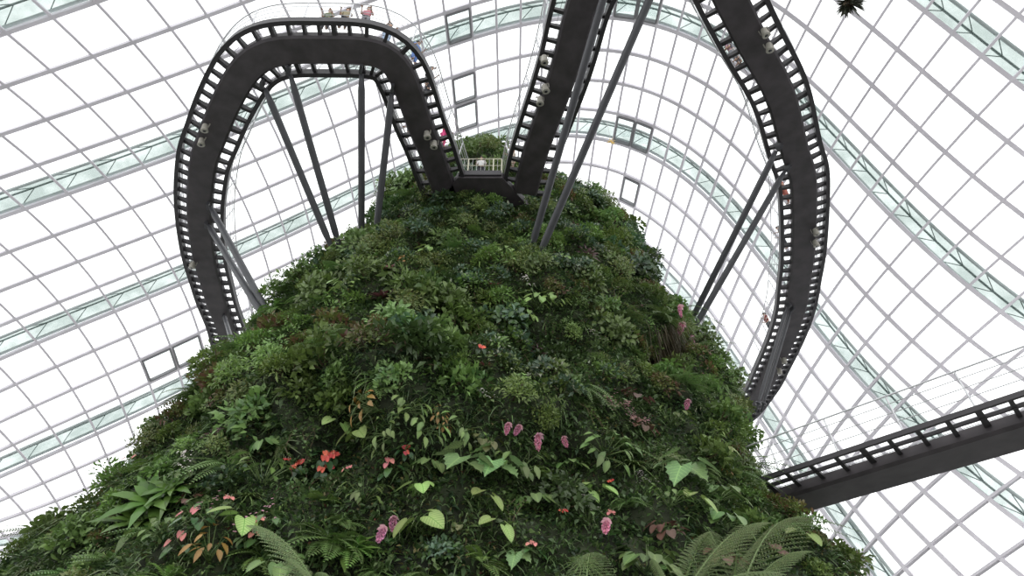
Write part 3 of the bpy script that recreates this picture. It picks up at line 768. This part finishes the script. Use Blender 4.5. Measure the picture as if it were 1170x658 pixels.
GREEN, DARK, OLIVE, LIME = (.118,.19,.046), (.055,.10,.030), (.16,.20,.055), (.28,.40,.11)
REDB, BRONZE, BLUEG, PALE = (.17,.055,.05), (.15,.125,.05), (.085,.145,.09), (.30,.40,.22)
PROTO = {
 'leafy_shrub': ('bushy mid-green shrub', 'shrub', [lambda: shrub('leafy_shrub', [GREEN, (.09,.16,.05), (.15,.23,.07)], 330, .68, .165), lambda: shrub('leafy_shrub', [GREEN, (.14,.22,.07)], 290, .66, .19, .5, T_OVAL)]),
 'dark_shrub': ('dense dark green shrub', 'shrub', [lambda: shrub('dark_shrub', [DARK, (.06,.11,.04)], 340, .7, .17), lambda: shrub('dark_shrub', [DARK, (.06,.11,.05), BLUEG], 280, .66, .2, .5, T_OVAL, 'gloss_leaf')]),
 'fine_leaved_shrub': ('fine-leaved bright green shrub', 'shrub', [lambda: shrub('fine_leaved_shrub', [(.14,.23,.06), (.17,.26,.06)], 560, .62, .12, .35), lambda: shrub('fine_leaved_shrub', [OLIVE, (.14,.21,.06)], 520, .58, .12, .32)]),
 'bronze_shrub': ('bronze and rust tinged shrub', 'shrub', [lambda: shrub('bronze_shrub', [BRONZE, GREEN, (.15,.085,.05), OLIVE, GREEN], 340, .56, .13, .45)]),
 'variegated_shrub': ('white-flecked small-leaved shrub', 'shrub', [lambda: shrub('variegated_shrub', [BLUEG, GREEN, GREEN], 360, .55, .13, .5, tipcol=(.34,.38,.27))]),
 'grass_tuft': ('arching tuft of narrow grassy leaves', 'grass', [lambda: rosette('grass_tuft', (.13,.20,.06), 70, .66, .03, .7, flat=.45, mat='leaf'), lambda: rosette('grass_tuft', (.17,.22,.09), 60, .74, .036, .8, flat=.4, mat='leaf')]),
 'fern': ('green arching fern', 'fern', [lambda: fern('fern', (.12,.22,.06)), lambda: fern('fern', (.15,.26,.06), 10, .75, .22, 14)]),
 'sword_fern': ('long-fronded drooping fern', 'fern', [lambda: fern('sword_fern', (.13,.21,.065), 14, 1.15, .16, 22, .8)]),
 'bromeliad': ('dark red and green bromeliad rosette', 'bromeliad', [lambda: rosette('bromeliad', (.07,.09,.035), 24, .5, .085, .35, tip=REDB), lambda: rosette('bromeliad', (.10,.04,.04), 22, .55, .09, .3)]),
 'birds_nest_fern': ('rosette fern with broad strap leaves', 'fern', [lambda: rosette('birds_nest_fern', (.10,.19,.04), 18, .8, .16, .45, flat=.6)]),
 'broad_leaf_plant': ('plant with broad heart-shaped green leaves', 'foliage plant', [lambda: broadleaf('broad_leaf_plant', (.10,.17,.055), 18, .26, .85, T_HEART, .5, mat='pale_veined'), lambda: broadleaf('broad_leaf_plant', (.12,.19,.055), 22, .25, .55, T_OVAL, .55)]),
 'pale_leaf_plant': ('plant with pale yellow-green heart-shaped leaves', 'foliage plant', [lambda: broadleaf('pale_leaf_plant', (.30,.40,.13), 6, .38, .92, T_HEART, .36, mat='veined'), lambda: broadleaf('pale_leaf_plant', (.24,.34,.11), 15, .25, .72, T_HEART, .5, mat='veined', up=.45)]),
 'begonia': ('begonia with rounded olive leaves and reddish backs', 'begonia', [lambda: broadleaf('begonia', (.12,.14,.05), 13, .2, 1.0, T_HEART, .38, up=.35), lambda: broadleaf('begonia', (.14,.075,.055), 12, .2, 1.0, T_HEART, .36, up=.35)]),
 'trailing_vine': ('leafy vine trailing down the face', 'vine', [lambda: vine('trailing_vine', (.13,.20,.06)), lambda: vine('trailing_vine', (.10,.17,.06), 80, 1.7)]),
 'pink_flower_plant': ('small plant dotted with pink blossoms', 'flowering plant', [lambda: blossoms(broadleaf('pink_flower_plant', (.09,.15,.05), 14, .2, .7, T_OVAL, .35), 16, (.60,.32,.38), .04)]),
 'white_flower_plant': ('small plant dotted with white blossoms', 'flowering plant', [lambda: blossoms(broadleaf('white_flower_plant', (.08,.13,.04), 14, .18, .7, T_OVAL, .35), 40, (.72,.68,.64), .030)]),
 'pink_spray_orchid': ('spray of faded pink orchids over dark leaves', 'orchid', [lambda: blossoms(rosette('pink_spray_orchid', (.05,.09,.03), 14, .4, .05, .5), 60, (.50,.30,.30), .04, .3, clusters=8)]),
 'red_anthurium': ('anthurium with glossy red flowers', 'anthurium', [lambda: add_spathes(broadleaf('red_anthurium', (.04,.085,.03), 9, .26, .8, T_HEART, .35, mat='gloss_leaf'), 5, (.60,.09,.07), .155)]),
 'coral_anthurium': ('anthurium with pink-coral flowers', 'anthurium', [lambda: add_spathes(broadleaf('coral_anthurium', (.045,.09,.03), 8, .24, .8, T_HEART, .33, mat='gloss_leaf'), 3, (.66,.24,.22), .15)]),
 'medinilla': ('hanging pink flower cluster on an arching stalk', 'flower', [lambda: medinilla('medinilla')]),
 'lobed_leaf_plant': ('plant with very large wavy grey-green leaves', 'foliage plant', [lambda: broadleaf('lobed_leaf_plant', (.13,.21,.09), 7, .60, .85, T_WAVY, .42, up=.6, mat='pale_veined', droop=.12)]),
 'croton': ('bronze-orange leaved plant', 'croton', [lambda: broadleaf('croton', (.26,.15,.045), 14, .2, .5, T_OVAL, .28)]),
 'bushy_begonia': ('spreading plant with many oval green and rust leaves', 'foliage plant', [lambda: broadleaf('bushy_begonia', (.14,.20,.06), 24, .26, .5, T_OVAL, .62, up=.5)]),
}
BUILT = {}
PLANTS = []      # (object, species, px, py)
def plant(sp, loc, nrm, scale=1.0, roll=None, variant=None, look=None, tilt=.62, upright=None):
    base, cat, makers = PROTO[sp]
    k = rnd.randrange(len(makers)) if variant is None else variant
    if (sp, k) not in BUILT: o = makers[k](); BUILT[(sp, k)] = o
    else: o = copy_tree(BUILT[(sp, k)])
    g = (Vector(nrm)*1.0+Vector((0,0,tilt))).normalized()
    x = Vector((0,0,1)).cross(g)
    x = x.normalized() if x.length > .05 else Vector((1,0,0))
    y = g.cross(x)
    if roll is None: roll = rnd.uniform(-.5, .5) if sp not in ('leafy_shrub','dark_shrub','fine_leaved_shrub','bronze_shrub','variegated_shrub') else rnd.uniform(-PI, PI)
    m = Matrix((x, y, g)).transposed().to_4x4()@Matrix.Rotation(roll, 4, 'Z')
    o.matrix_world = Matrix.Translation(Vector(loc)+Vector(nrm)*.05*scale)@m@Matrix.Diagonal((scale, scale, scale, 1))
    px, py = project(loc); PLANTS.append([o, sp, px, py, look]); return o
def plant_px(sp, px, py, scale=1.0, **kw):
    p, n = on_mountain(px, py)
    if p is None: return None
    return plant(sp, p, n, scale, **kw)

# ------------------------------------------------------------------ plants one can point to
FEATURE = [
 ('lobed_leaf_plant', 528, 545, 1.05, {}), ('lobed_leaf_plant', 562, 548, 1.15, {}), ('lobed_leaf_plant', 782, 548, 1.2, {}), ('lobed_leaf_plant', 590, 640, .6, {}),
 ('pale_leaf_plant', 486, 572, .85, {}), ('pale_leaf_plant', 490, 612, 1.1, {}), ('pale_leaf_plant', 548, 580, .8, {}), ('pale_leaf_plant', 563, 612, .8, {}),
 ('pale_leaf_plant', 596, 448, 1.0, {}), ('pale_leaf_plant', 418, 505, .9, {}), ('pale_leaf_plant', 270, 612, 1.0, {}), ('pale_leaf_plant', 787, 583, .9, {}), ('pale_leaf_plant', 680, 575, .9, {}), ('pale_leaf_plant', 665, 572, .7, {}),
 ('pale_leaf_plant', 612, 352, 1.3, {}), ('pale_leaf_plant', 594, 366, 1.1, {}), ('pale_leaf_plant', 633, 350, 1.1, {}), ('pale_leaf_plant', 575, 296, 1.1, {}), ('pale_leaf_plant', 548, 280, .8, {}), ('pale_leaf_plant', 492, 296, 1.2, {}), ('pale_leaf_plant', 640, 301, 1.0, {}),
 ('pale_leaf_plant', 402, 335, 1.2, {}), ('pale_leaf_plant', 820, 522, .9, {}), ('pale_leaf_plant', 915, 625, .9, {}), ('pale_leaf_plant', 380, 492, .8, {}),
 ('medinilla', 571, 494, .62, {}), ('medinilla', 600, 512, .85, {}), ('medinilla', 584, 494, .6, {}), ('medinilla', 641, 508, .6, {}), ('medinilla', 445, 604, .65, {}), ('medinilla', 440, 627, .7, {}), ('medinilla', 762, 362, 1.1, {}), ('medinilla', 768, 380, 1.1, {}), ('medinilla', 779, 392, 1.1, {}), ('medinilla', 695, 618, .7, {}), ('medinilla', 778, 463, .7, {}),
 ('red_anthurium', 366, 535, .9, {}), ('red_anthurium', 350, 543, .8, {}), ('red_anthurium', 330, 548, .8, {}), ('red_anthurium', 376, 530, .7, {}), ('red_anthurium', 372, 545, .8, {}), ('red_anthurium', 545, 408, .7, {}), ('red_anthurium', 462, 520, .6, {}), ('red_anthurium', 640, 600, .6, {}), ('red_anthurium', 700, 560, .5, {}),
 ('coral_anthurium', 449, 545, .9, {}), ('coral_anthurium', 408, 547, .7, {}), ('coral_anthurium', 225, 607, .9, {}), ('coral_anthurium', 215, 632, .9, {}), ('coral_anthurium', 608, 640, .7, {}), ('coral_anthurium', 700, 602, .7, {}), ('coral_anthurium', 156, 538, .9, {}), ('coral_anthurium', 260, 590, .8, {}), ('coral_anthurium', 305, 612, .8, {}), ('coral_anthurium', 288, 628, .8, {}),
 ('croton', 433, 468, 1.3, {'look': 'orange-leaved plant'}), ('croton', 500, 480, .7, {}), ('croton', 240, 640, 1.2, {}), ('croton', 826, 545, .6, {}), ('croton', 460, 305, .8, {}), ('croton', 830,508,.7,{}), ('croton', 505,492,.6,{}),
 ('bushy_begonia', 460, 470, 1.0, {}), ('bushy_begonia', 480, 490, 1.0, {}), ('bushy_begonia', 525, 490, .9, {}), ('bushy_begonia', 450, 495, .9, {}), ('bushy_begonia', 800, 505, .9, {}), ('bushy_begonia', 815, 520, .8, {}),
 ('bromeliad', 438, 345, 1.6, {'variant': 1}), ('bromeliad', 480, 283, .9, {}), ('bromeliad', 670, 292, 1.3, {}), ('bromeliad', 655, 260, 1.1, {}), ('bromeliad', 455, 222, 1.1, {}), ('bromeliad', 640, 410, 1.2, {'variant': 1}), ('bromeliad', 615, 405, 1.0, {'variant': 1}), ('bromeliad', 553, 420, .8, {}), ('bromeliad', 725, 350, 1.0, {}), ('bromeliad', 250, 500, 1.0, {}), ('bromeliad', 545, 300, .9, {}),
 ('birds_nest_fern', 175, 575, 1.5, {}), ('birds_nest_fern', 200, 560, 1.1, {}), ('birds_nest_fern', 160, 600, 1.3, {}), ('birds_nest_fern', 595, 250, 1.0, {}), ('birds_nest_fern', 425, 300, 1.2, {}), ('birds_nest_fern', 660, 250, .9, {}), ('birds_nest_fern', 395, 640, 1.2, {}), ('birds_nest_fern', 440,365,.9,{}),
 ('fern', 378, 625, 1.35, {}), ('fern', 405, 635, 1.2, {}), ('fern', 390, 600, .8, {}), ('fern', 300, 640, 1.0, {}),
 ('pink_flower_plant', 285, 626, 1.0, {}), ('pink_flower_plant', 310, 608, .9, {}), ('pink_flower_plant', 700, 470, .9, {}), ('pink_flower_plant', 240, 600, .9, {}),
 ('white_flower_plant', 215, 545, .9, {}), ('white_flower_plant', 670, 600, .9, {}), ('white_flower_plant', 740, 565, .8, {}), ('white_flower_plant', 680, 400, 1.0, {}), ('white_flower_plant', 600, 330, .8, {}), ('white_flower_plant', 675, 470, .8, {}), ('white_flower_plant', 558, 465, .7, {}),
 ('pink_spray_orchid', 700, 480, 1.1, {}), ('pink_spray_orchid', 712, 490, 1.1, {}), ('pink_spray_orchid', 725, 360, .8, {}),
 ('dark_shrub', 720, 283, 1.45, {}), ('dark_shrub', 733, 300, 1.2, {}), ('dark_shrub', 708, 300, 1.1, {}),
]
for sp, x, y, s, kw in FEATURE:
    if sp == 'pale_leaf_plant': kw = {'variant': 1 if y < 460 else 0}
    plant_px(sp, x, y, s, **kw)

# ------------------------------------------------------------------ plants scattered over the whole visible face
def visible(p, n):
    x, y = project(p)
    return -40 < x < 1210 and y < 700 and p.y < 33
taken = [(Vector(o.matrix_world.translation), .45) for o, *_ in PLANTS]
def species_at(p, px, py):
    f = noise.noise(p*.30+Vector((3,9,1)))+.5*noise.noise(p*.8)
    left_flank = (px-(585-(py-200)*1.15)) < 70 and py > 330
    right_flank = ((585+(py-200)*.85)-px) < 60 and py > 300
    r = rnd.random()
    if py < 330:
        tbl = [('leafy_shrub',.2),('fine_leaved_shrub',.24),('dark_shrub',.08),('variegated_shrub',.14),('bronze_shrub',.10),('fern',.08),('bromeliad',.05),('grass_tuft',.11)]
    elif left_flank:
        tbl = [('bronze_shrub',.22),('fern',.18),('fine_leaved_shrub',.18),('grass_tuft',.12),('leafy_shrub',.12),('sword_fern',.1),('begonia',.08)]
    elif right_flank:
        tbl = [('fine_leaved_shrub',.26),('leafy_shrub',.2),('bronze_shrub',.16),('trailing_vine',.12),('sword_fern',.12),('grass_tuft',.14)]
    elif py < 470 and px < 520:
        tbl = [('dark_shrub',.34),('leafy_shrub',.44),('fern',.08),('broad_leaf_plant',.06),('trailing_vine',.08)]
    elif py < 470:
        tbl = [('grass_tuft',.14),('fine_leaved_shrub',.24),('variegated_shrub',.2),('trailing_vine',.12),('dark_shrub',.12),('sword_fern',.08),('begonia',.1)]
    else:
        tbl = [('dark_shrub',.10),('grass_tuft',.16),('broad_leaf_plant',.22),('begonia',.12),('fern',.10),('sword_fern',.08),('trailing_vine',.14),('leafy_shrub',.05),('white_flower_plant',.03)]
    r *= sum(w for _, w in tbl)
    r = (r*.6+.4*sum(w for _, w in tbl)*min(1, max(0, .5+f))) if rnd.random() < .7 else r
    for s, w in tbl:
        r -= w
        if r <= 0: return s
    return tbl[-1][0]
faces = np.array([tuple(f) for f in F]); fa = MV[faces]
ar = np.linalg.norm(np.cross(fa[:, 2]-fa[:, 0], fa[:, 3]-fa[:, 1]), axis=1)/2
fc = fa.mean(1); fn = np.cross(fa[:, 1]-fa[:, 0], fa[:, 3]-fa[:, 0]); fn = unit(fn)
out = fc-np.array([-1, MCY, 0]); out[:, 2] = 0; sg = np.sign((fn*unit(out)).sum(1)); fn = fn*np.where(sg == 0, 1, sg)[:, None]; fn[fn[:, 2] < -.5] *= 1
top = fc[:, 2] > 31.5+EYE; fn[top & (fn[:, 2] < 0)] *= -1
DD = fc[:, 1]*CP+(fc[:, 2]-EYE)*SP; PX = 585+FPX*fc[:, 0]/DD; PY = 329-FPX*(-fc[:, 1]*SP+(fc[:, 2]-EYE)*CP)/DD
ok = (fc[:, 1] < 32) & (PX > -60) & (PX < 1240) & (PY < 720) & (((-fc+np.array([0,0,EYE]))*fn).sum(1) > -6)
okf = np.nonzero(ok)[0]; pr_ = ar[okf]/ar[okf].sum()
AREA = ar[okf].sum()
def sample(k):
    f = R.choice(okf, k, p=pr_); u, v = R.random((k, 1)), R.random((k, 1)); q = fa[f]
    p = (q[:, 0]*(1-u)+q[:, 1]*u)*(1-v)+(q[:, 3]*(1-u)+q[:, 2]*u)*v
    return p, fn[f]
sp_, sn_ = sample(14000); cnt = {}
for p, n in zip(sp_, sn_):
    p = Vector(p); n = Vector(n); x, y = project(p)
    D = p.y*CP+(p.z-EYE)*SP
    mind = .48+.012*D
    if any((q-p).length < (mind+r)*1.0*(.62) for q, r in taken): continue
    s = species_at(p, x, y)
    if cnt.get(s, 0) >= 230: continue
    cnt[s] = cnt.get(s, 0)+1
    sc = rnd.uniform(.75, 1.4)*(.58+.023*D)
    if math.hypot(x-758, y-408) < 20: continue
    if 230 < x < 540 and 320 < y < 505 and 'shrub' in s: sc *= 1.3
    if y < 215 and s in ('sword_fern','fern'): sc *= .7
    plant(s, p, n, sc); taken.append((p, .5*sc))
# tree ferns rising into the bottom of the view
TF = [((772,700),7.6,[(868,598,7.9),(812,608,7.0),(745,640,7.6),(718,668,7.2),(890,655,7.4)],'tree fern with pale feathery fronds at the bottom, second from the footbridge'),
      ((838,705),8.6,[(905,592,9.4),(918,630,8.8),(850,600,7.8),(800,660,8.4),(940,668,8.8)],'tree fern with pale feathery fronds at the bottom, directly beneath the footbridge'),
      ((668,735),7.4,[(674,632,7.8),(640,672,7.2),(708,676,7.2)],'tree fern whose frond tips just reach the bottom edge near the centre'),
      ((395,745),7.4,[(296,602,7.6),(330,640,7.2),(372,655,7.6),(440,690,7.2)],'tree fern with one long frond reaching up and left at the lower left')]
for (cx, cy), yy, tips, lab in TF:
    tf = tree_fern('tree_fern', (.36,.45,.24), at(cx, cy, y=yy), [at(x, y, y=d) for x, y, d in tips])
    tag(tf, lab, 'fern', 'tree ferns at the foot of the mountain')
# plants on the shelf behind the landing
for k, (x, y, s, sc) in enumerate([(530,175,'grass_tuft',.9),(540,172,'fine_leaved_shrub',.6),(552,170,'grass_tuft',1.0),(563,172,'bromeliad',.9),(572,178,'fine_leaved_shrub',.6),(535,186,'begonia',.8),(560,188,'bromeliad',.8),(528,190,'grass_tuft',.7)]):
    p = at(x, y, y=20.6)
    g = on_mountain(x, y)[0]
    if g is None or (g-p).length > 6: g = p
    plant(s, p, Vector((0,-1,.5)).normalized(), sc)

# ------------------------------------------------------------------ what nobody could count: the carpet of small leaves
def carpet(name, label, k, T, L, W, cols, lift, droop=.3, freq=.5, thr=-9, seed=0, dirv='out'):
    p, n = sample(k)
    f = np.array([noise.noise(Vector(q)*freq+Vector((seed, 0, 0))) for q in p])
    m = f > thr; p, n, f = p[m], n[m], f[m]; k = len(p)
    f2 = np.array([noise.noise(Vector(q)*1.6+Vector((seed+7, 0, 0))) for q in p])
    bump = .5+.5*np.clip(f2*1.8, -1, 1)
    B = p+n*(R.uniform(0, 1, (k, 1))*lift*bump[:, None]+.02)
    up = np.array([[0,0,1.]])
    if dirv == 'out': D = n*.7+R.normal(0, .6, (k, 3))+up*.1
    else: D = n*.55+R.normal(0, .35, (k, 3))+up*.35
    N = up*.8+n*.5+R.normal(0, .35, (k, 3))
    ci = np.clip(((np.clip(f2+R.normal(0, .25, k), -1, 1)+1)/2*len(cols)).astype(int), 0, len(cols)-1)
    c = np.asarray(cols)[ci]*(1+R.uniform(-.3, .3, (k, 1)))
    l = L*R.uniform(.6, 1.3, k); lv = Leaves()
    lv.add(T, B, D, N, l, l*W, c, droop, down=(0,0,-1))
    tag(lv.build(name, M['ground']), label, 'undergrowth', kind='stuff')
carpet('undergrowth', 'carpet of small mixed green leaves covering the mountain face', 130000, T_SIMPLE, .18, .5, [DARK, (.03,.06,.025), (.07,.12,.04), DARK, (.10,.15,.05), (.08,.13,.045)], .34)
carpet('undergrowth', 'bronze and reddish small leaves patched over the mountain flanks', 30000, T_SIMPLE, .12, .5, [(.13,.05,.035), BRONZE, (.07,.08,.03)], .36, thr=.05, seed=31)
carpet('grass', 'fine grassy leaves hanging between the mountain plants', 40000, T_BLADE, .38, .08, [(.06,.10,.035), (.10,.16,.055), (.15,.19,.09)], .3, 1.0, thr=-.05, seed=12, dirv='g')
carpet('moss', 'tiny bright leaves and moss on the mountain face', 35000, T_SIMPLE, .07, .6, [GREEN, (.10,.17,.04), (.16,.24,.06)], .42, thr=-.1, seed=55)

# hanging roots in the dark hollow
lv = Leaves(); B = []
for k in range(900):
    x, y = rnd.gauss(757, 13), rnd.uniform(372, 412)
    p, n = on_mountain(x, y)
    if p is not None: B.append(tuple(p+n*rnd.uniform(.1, .7)))
B = np.array(B); k = len(B)
lv.add(T_BLADE, B, np.array([0,-.15,-1])+R.normal(0, .08, (k, 3)), R.normal(0, 1, (k, 3)), R.uniform(.5, 1.3, k), .02, vary((.07,.055,.03), k, .3), 0)
tag(lv.build('hanging_roots', M['ground']), 'curtain of brownish hanging roots in the dark hollow on the right side', 'roots', kind='stuff')

# ------------------------------------------------------------------ small hanging things
def thing1(name, label, cat, loc): return tag(empty(name, tuple(loc)), label, cat)
p = at(698, 162, z=EYE+33); o = thing1('hanging_ornament', 'small gold star ornament hanging on a wire by the pale arch', 'ornament', p)
mb = MB()
for k in range(14):
    d = Vector(rdir(1)[0]); mb.taper([d*.05, d*.30], [.03, .008], 5)
mb.build('star', M['gold'], o)
roofz = 42.0
mb = MB(); mb.tube([(0,0,.1),(0,0,8.0)], .012, 4); mb.build('wire', M['wire'], o)
p = at(970, 4, z=EYE+27); o = thing1('hanging_plant', 'dark epiphyte ball hanging on a wire in the upper corner of the roof', 'plant', p)
lv = Leaves(); n = 220; d = rdir(n)
lv.add(T_BLADE, d*.15, d+np.array([0,0,-.3]), rdir(n), R.uniform(.25, .6, n), .06, vary((.035,.04,.025), n, .3), .4, down=(0,0,-1)); lv.build('leaves', M['ground'], o)
mb = MB(); lathe(mb, [(.05,-.22),(.2,-.12),(.24,0),(.2,.12),(.05,.22)], 12); mb.build('ball', M['bark'], o, True)
mb = MB(); mb.tube([(0,0,.1),(0,0,7)], .012, 4); mb.build('wire', M['wire'], o)

# ------------------------------------------------------------------ labels that single each plant out
MARK = [('the landing',548,215),('the low end of the left walkway',262,396),('the feet of the crossing struts',385,290),('the foot of the upright strut',420,280),('the feet of the long middle struts',608,300),
 ('the feet of the long right struts',798,376),('the footbridge',890,585),('the huge wavy leaves at low centre',545,545),('the red anthurium patch',355,540),('the twin pink hanging clusters',590,505),
 ('the large dark red bromeliad',438,345),('the pale leaves high on the centre',610,352),('the yellow-green leaves mid-slope',596,448),('the pale leaves at the lower centre',488,595),('the bronze-orange croton',433,468),
 ('the dark rooty hollow',757,408),('the feathery fern fronds at the bottom',800,645),('the bright fern low on the left',380,628),('the strap-leaved ferns at lower left',175,575),('the round dark bush on the right shoulder',722,288),
 ('the pink clusters on the right edge',774,372),('the faded pink orchids',708,485),('the lone wavy-leaved plant at right',782,548),('the left shoulder bromeliad',455,222),('the outer right slope',900,620),('the far left foot',90,620),('the red-leaved bromeliads mid-slope',628,408),('the left skyline',300,380),('the lower left skyline',185,490),('the upper right skyline',690,230),('the right skyline',830,430)]
def direction(dx, dy):
    a = math.degrees(math.atan2(-dy, dx)) % 360
    return ['to the right of','up and right of','above','up and left of','to the left of','down and left of','below','down and right of'][int(((a+22.5) % 360)//45)]
used = set()
def cat_of(sp): return PROTO[sp][1]
def describe(o, sp, px, py, look):
    base, cat, _ = PROTO[sp]; base = look or base
    D = Vector(o.matrix_world.translation).length; s = o.matrix_world.to_scale().x/(.55+.022*D)
    size = 'small ' if s < .9 else ('large ' if s > 1.15 else '')
    near = sorted(MARK, key=lambda m: (m[1]-px)**2+(m[2]-py)**2)
    for m in near[:7]:
        d = math.hypot(m[1]-px, m[2]-py)
        q = 'at' if d < 9 else None
        w = q or (('just ' if d < 30 else 'well ' if d > 75 else '')+direction(px-m[1], py-m[2]))
        for z in ({size, ''} if size else {''}):
            t = (z+base+' '+w+' '+m[0])
            if len(t.split()) <= 16 and t not in used: used.add(t); return t
    for m in near:
        for short in (base, cat_of(sp)+' of small leaves', cat_of(sp)):
            for q in ('', 'a little way ', 'well ', 'far '):
                t = short+' '+q+direction(px-m[1], py-m[2])+' '+m[0]
                if len(t.split()) <= 16 and t not in used and (q != 'far ' or math.hypot(m[1]-px, m[2]-py) > 120) and (q != 'well ' or math.hypot(m[1]-px, m[2]-py) > 75): used.add(t); return t
    return base+' on the mountain face'
for o, sp, px, py, look in sorted(PLANTS, key=lambda q: -Vector(q[0].matrix_world.translation).length):
    base, cat, _ = PROTO[sp]
    tag(o, describe(o, sp, px, py, look), cat, {'shrub':'shrubs','fern':'ferns','grass':'grass tufts'}.get(cat, cat+' plants' if not cat.endswith('plant') else cat+'s')+' on the mountain')

# ------------------------------------------------------------------ daylight and camera
w = bpy.data.worlds.new('overcast sky'); scene.world = w; w.use_nodes = True
nt = w.node_tree; bg = nt.nodes['Background']
tc = nt.nodes.new('ShaderNodeTexCoord'); sep = nt.nodes.new('ShaderNodeSeparateXYZ'); nt.links.new(tc.outputs['Generated'], sep.inputs[0])
cr = nt.nodes.new('ShaderNodeValToRGB'); nt.links.new(sep.outputs['Z'], cr.inputs[0])
cr.color_ramp.elements[0].position = 0; cr.color_ramp.elements[0].color = (.55,.56,.57,1)
cr.color_ramp.elements[1].position = .12; cr.color_ramp.elements[1].color = (1,1,1,1)
nt.links.new(cr.outputs[0], bg.inputs[0]); bg.inputs[1].default_value = 1.95
cd = bpy.data.cameras.new('camera'); cam = bpy.data.objects.new('camera', cd); COL.objects.link(cam)
cd.sensor_width = 36; cd.lens = FPX/1170*36; cd.clip_end = 500; cd.clip_start = .1
cam.location = (0, 0, EYE); cam.rotation_euler = (math.radians(90)+PITCH, 0, 0)
scene.camera = cam
vs = scene.view_settings; scene.display_settings.display_device = 'sRGB'
vs.view_transform = 'Standard'; vs.look = 'None'; vs.exposure = 0; vs.gamma = 1; vs.use_curve_mapping = False
scene.cycles.transparent_max_bounces = 16; scene.cycles.max_bounces = 6
